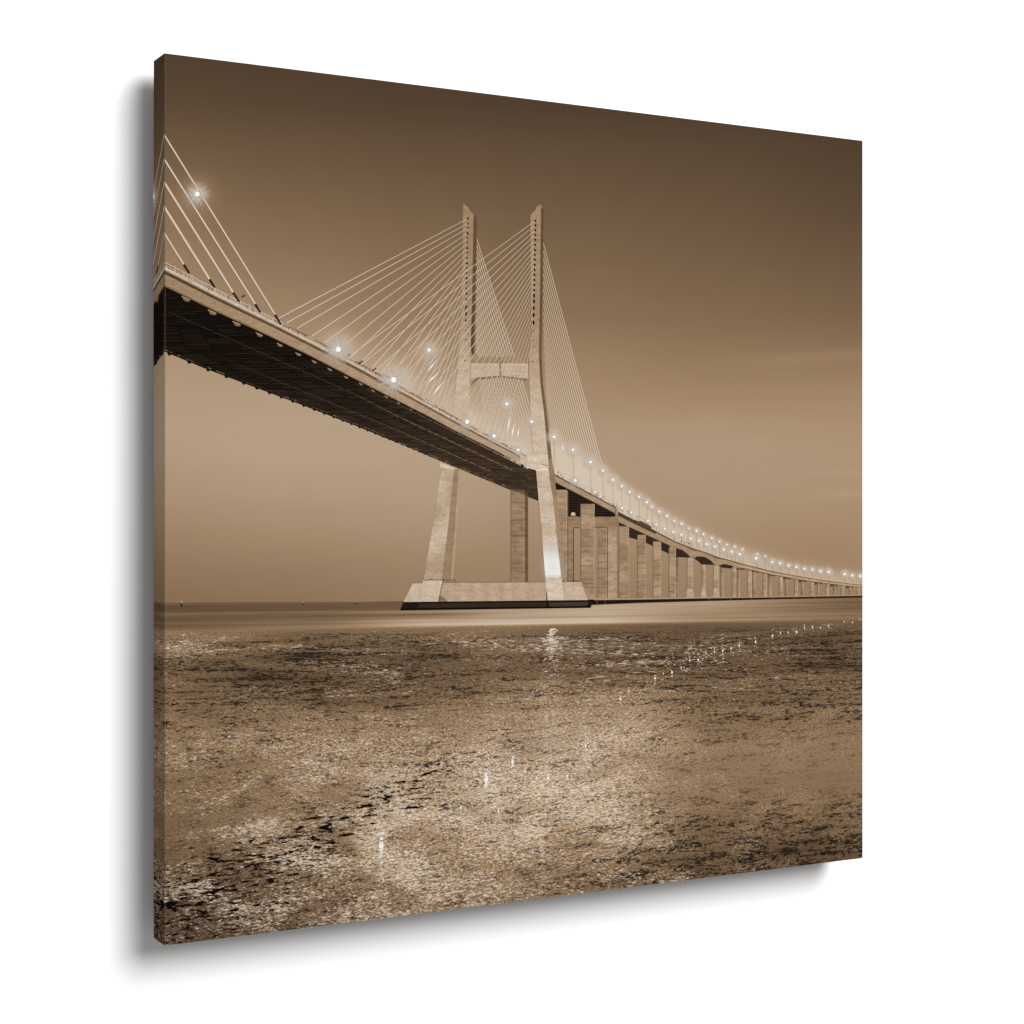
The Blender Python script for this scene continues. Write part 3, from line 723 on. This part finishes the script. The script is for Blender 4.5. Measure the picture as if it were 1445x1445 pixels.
fan('cable_fan', [((228.5, 185.5), (388, 444), 2.1, 2.1, 215, 215), ((228, 219), (360, 429), 2.3, 2.2, 215, 218), ((228.2, 252), (328.7, 412.7), 3.0, 2.4, 214, 218),
                  ((228.4, 287), (295.5, 394), 3.2, 2.8, 214, 218), ((228.5, 324), (259, 373), 2.2, 2.3, 214, 218)], 6, 'five thick stay cables at the left edge of the print')
for a, b in (((388, 444), (396, 458)), ((360, 429), (367, 441)), ((328.7, 412.7), (337.5, 426)), ((295.5, 394), (303, 406)), ((259, 373), (267, 385.5))):
    q = Ink(8); q.line(a, b, 2.8, 2.6, 38); q.build('cable_sleeve', M_FLAT, o_br)
q = Ink(8)                                       # stays caught by the lamps
for a, b in (((617, 507), (600, 528)), ((621.5, 522), (598, 546)), ((628, 536), (606, 562)), ((721.5, 578), (713, 618)), ((726.3, 593), (720, 624)), ((791, 625), (796, 640)), ((732, 603), (729, 620))):
    m = ((a[0] + b[0]) / 2, (a[1] + b[1]) / 2)
    q.line(a, m, .8, 2.2, sep(225, .7), sep(250, 1)); q.line(m, b, 2.2, .7, sep(250, 1), sep(225, .5))
q.build('lit_cables', M_GLOW, o_br)

# ---- lamps
for i, (x, y, r, c, n) in enumerate(LAMPS):
    q = Ink(L_LAMP + (i % 5)); vf = random.uniform(.8, 1.2); r *= vf * 1.12; c *= (vf + 1) / 2
    big = r > 18
    r *= 1.15; r1 = r * (.8 if not big else .62); ak = 1.0 if not big else .6
    q.disc(x, y, r1 * .5, sep(238, .85 * ak), sep(228, .5 * ak), n=20)
    q.disc(x, y, r1, sep(228, .5 * ak), sep(232, 0), n=20, r0=r1 * .5)
    if big:
        for k in range(34):
            a = random.uniform(0, 2 * math.pi); L = r1 * random.uniform(.55, 1.05)
            q.line((x + c * 1.3 * math.cos(a), y + c * 1.3 * math.sin(a)), (x + L * math.cos(a), y + L * math.sin(a)), c * .9, c * .5, sep(232, .5), sep(228, 0))
    for k in range(n):
        a = 2 * math.pi * (k + .3) / n + random.uniform(-.2, .2); L = r * random.uniform(.55, 1.05)
        q.line((x + c * math.cos(a), y + c * math.sin(a)), (x + L * math.cos(a), y + L * math.sin(a)), c * (.6 if big else .6), .2, sep(238, .6), sep(235, 0))
        if big:
            a += .25; L *= .7
            q.line((x + c * math.cos(a), y + c * math.sin(a)), (x + L * math.cos(a), y + L * math.sin(a)), c * .5, .2, sep(235, .6), sep(230, 0))
    if c > 1.5: q.disc(x, y, c * 1.7, sep(105, .8), sep(160, 0), n=16)
    q.disc(x + .2, y, c * .9, sep(255, 1), n=9, ry=c)
    q.disc(x, y, c * 1.2, sep(255, 1), sep(240, .15), n=9, r0=c * .9)
    q.build('street_lamp', M_GLOW, o_br)
q = Ink(6)                                       # lamp posts and clutter in the light
for (x, y, r, c, n) in LAMPS[9:]:
    yb = yat(DECK, x) + 1
    if yb > y + 4: q.line((x + .6, y + c + 1), (x + 1.2, yb), .8, .7, sep(140, .3), sep(140, .3))
for i in range(150):
    x = random.uniform(785, 980); y = yat(DECK, x) - random.uniform(1, 9) * (1 - (x - 785) / 400)
    q.disc(x, y, random.uniform(.4, 1.0), sep(random.choice((95, 120, 225, 235)), .8), n=6)
for i in range(110):
    x = random.uniform(590, 742); y = yat(TOPN, x) - random.uniform(2, 9)
    q.disc(x, y, random.uniform(.4, .9), sep(random.choice((100, 120, 225, 230)), .7), n=6)
q.build('lamp_posts', M_GLOW, o_br)
for (x, y) in ((982, 745), ):
    pass
# faint stars
q = Ink(1)
for (x, y) in ((477, 121), (453, 205), (340, 274), (466, 307), (449, 353), (1085, 238), (396, 388)): q.disc(x, y, .9, sep(165, .7), sep(150, .2), n=6)
q.build('star', M_GLOW, o_sky)
# edge highlight painted as a pale translucent strip down the canvas's left front edge
q = Ink(20); q.poly([(231.5, 60), (233.2, 60), (233.2, 1345), (231.5, 1345)], sep(128, .28))
q.build('canvas_edge_highlight', M_GLOW, root)
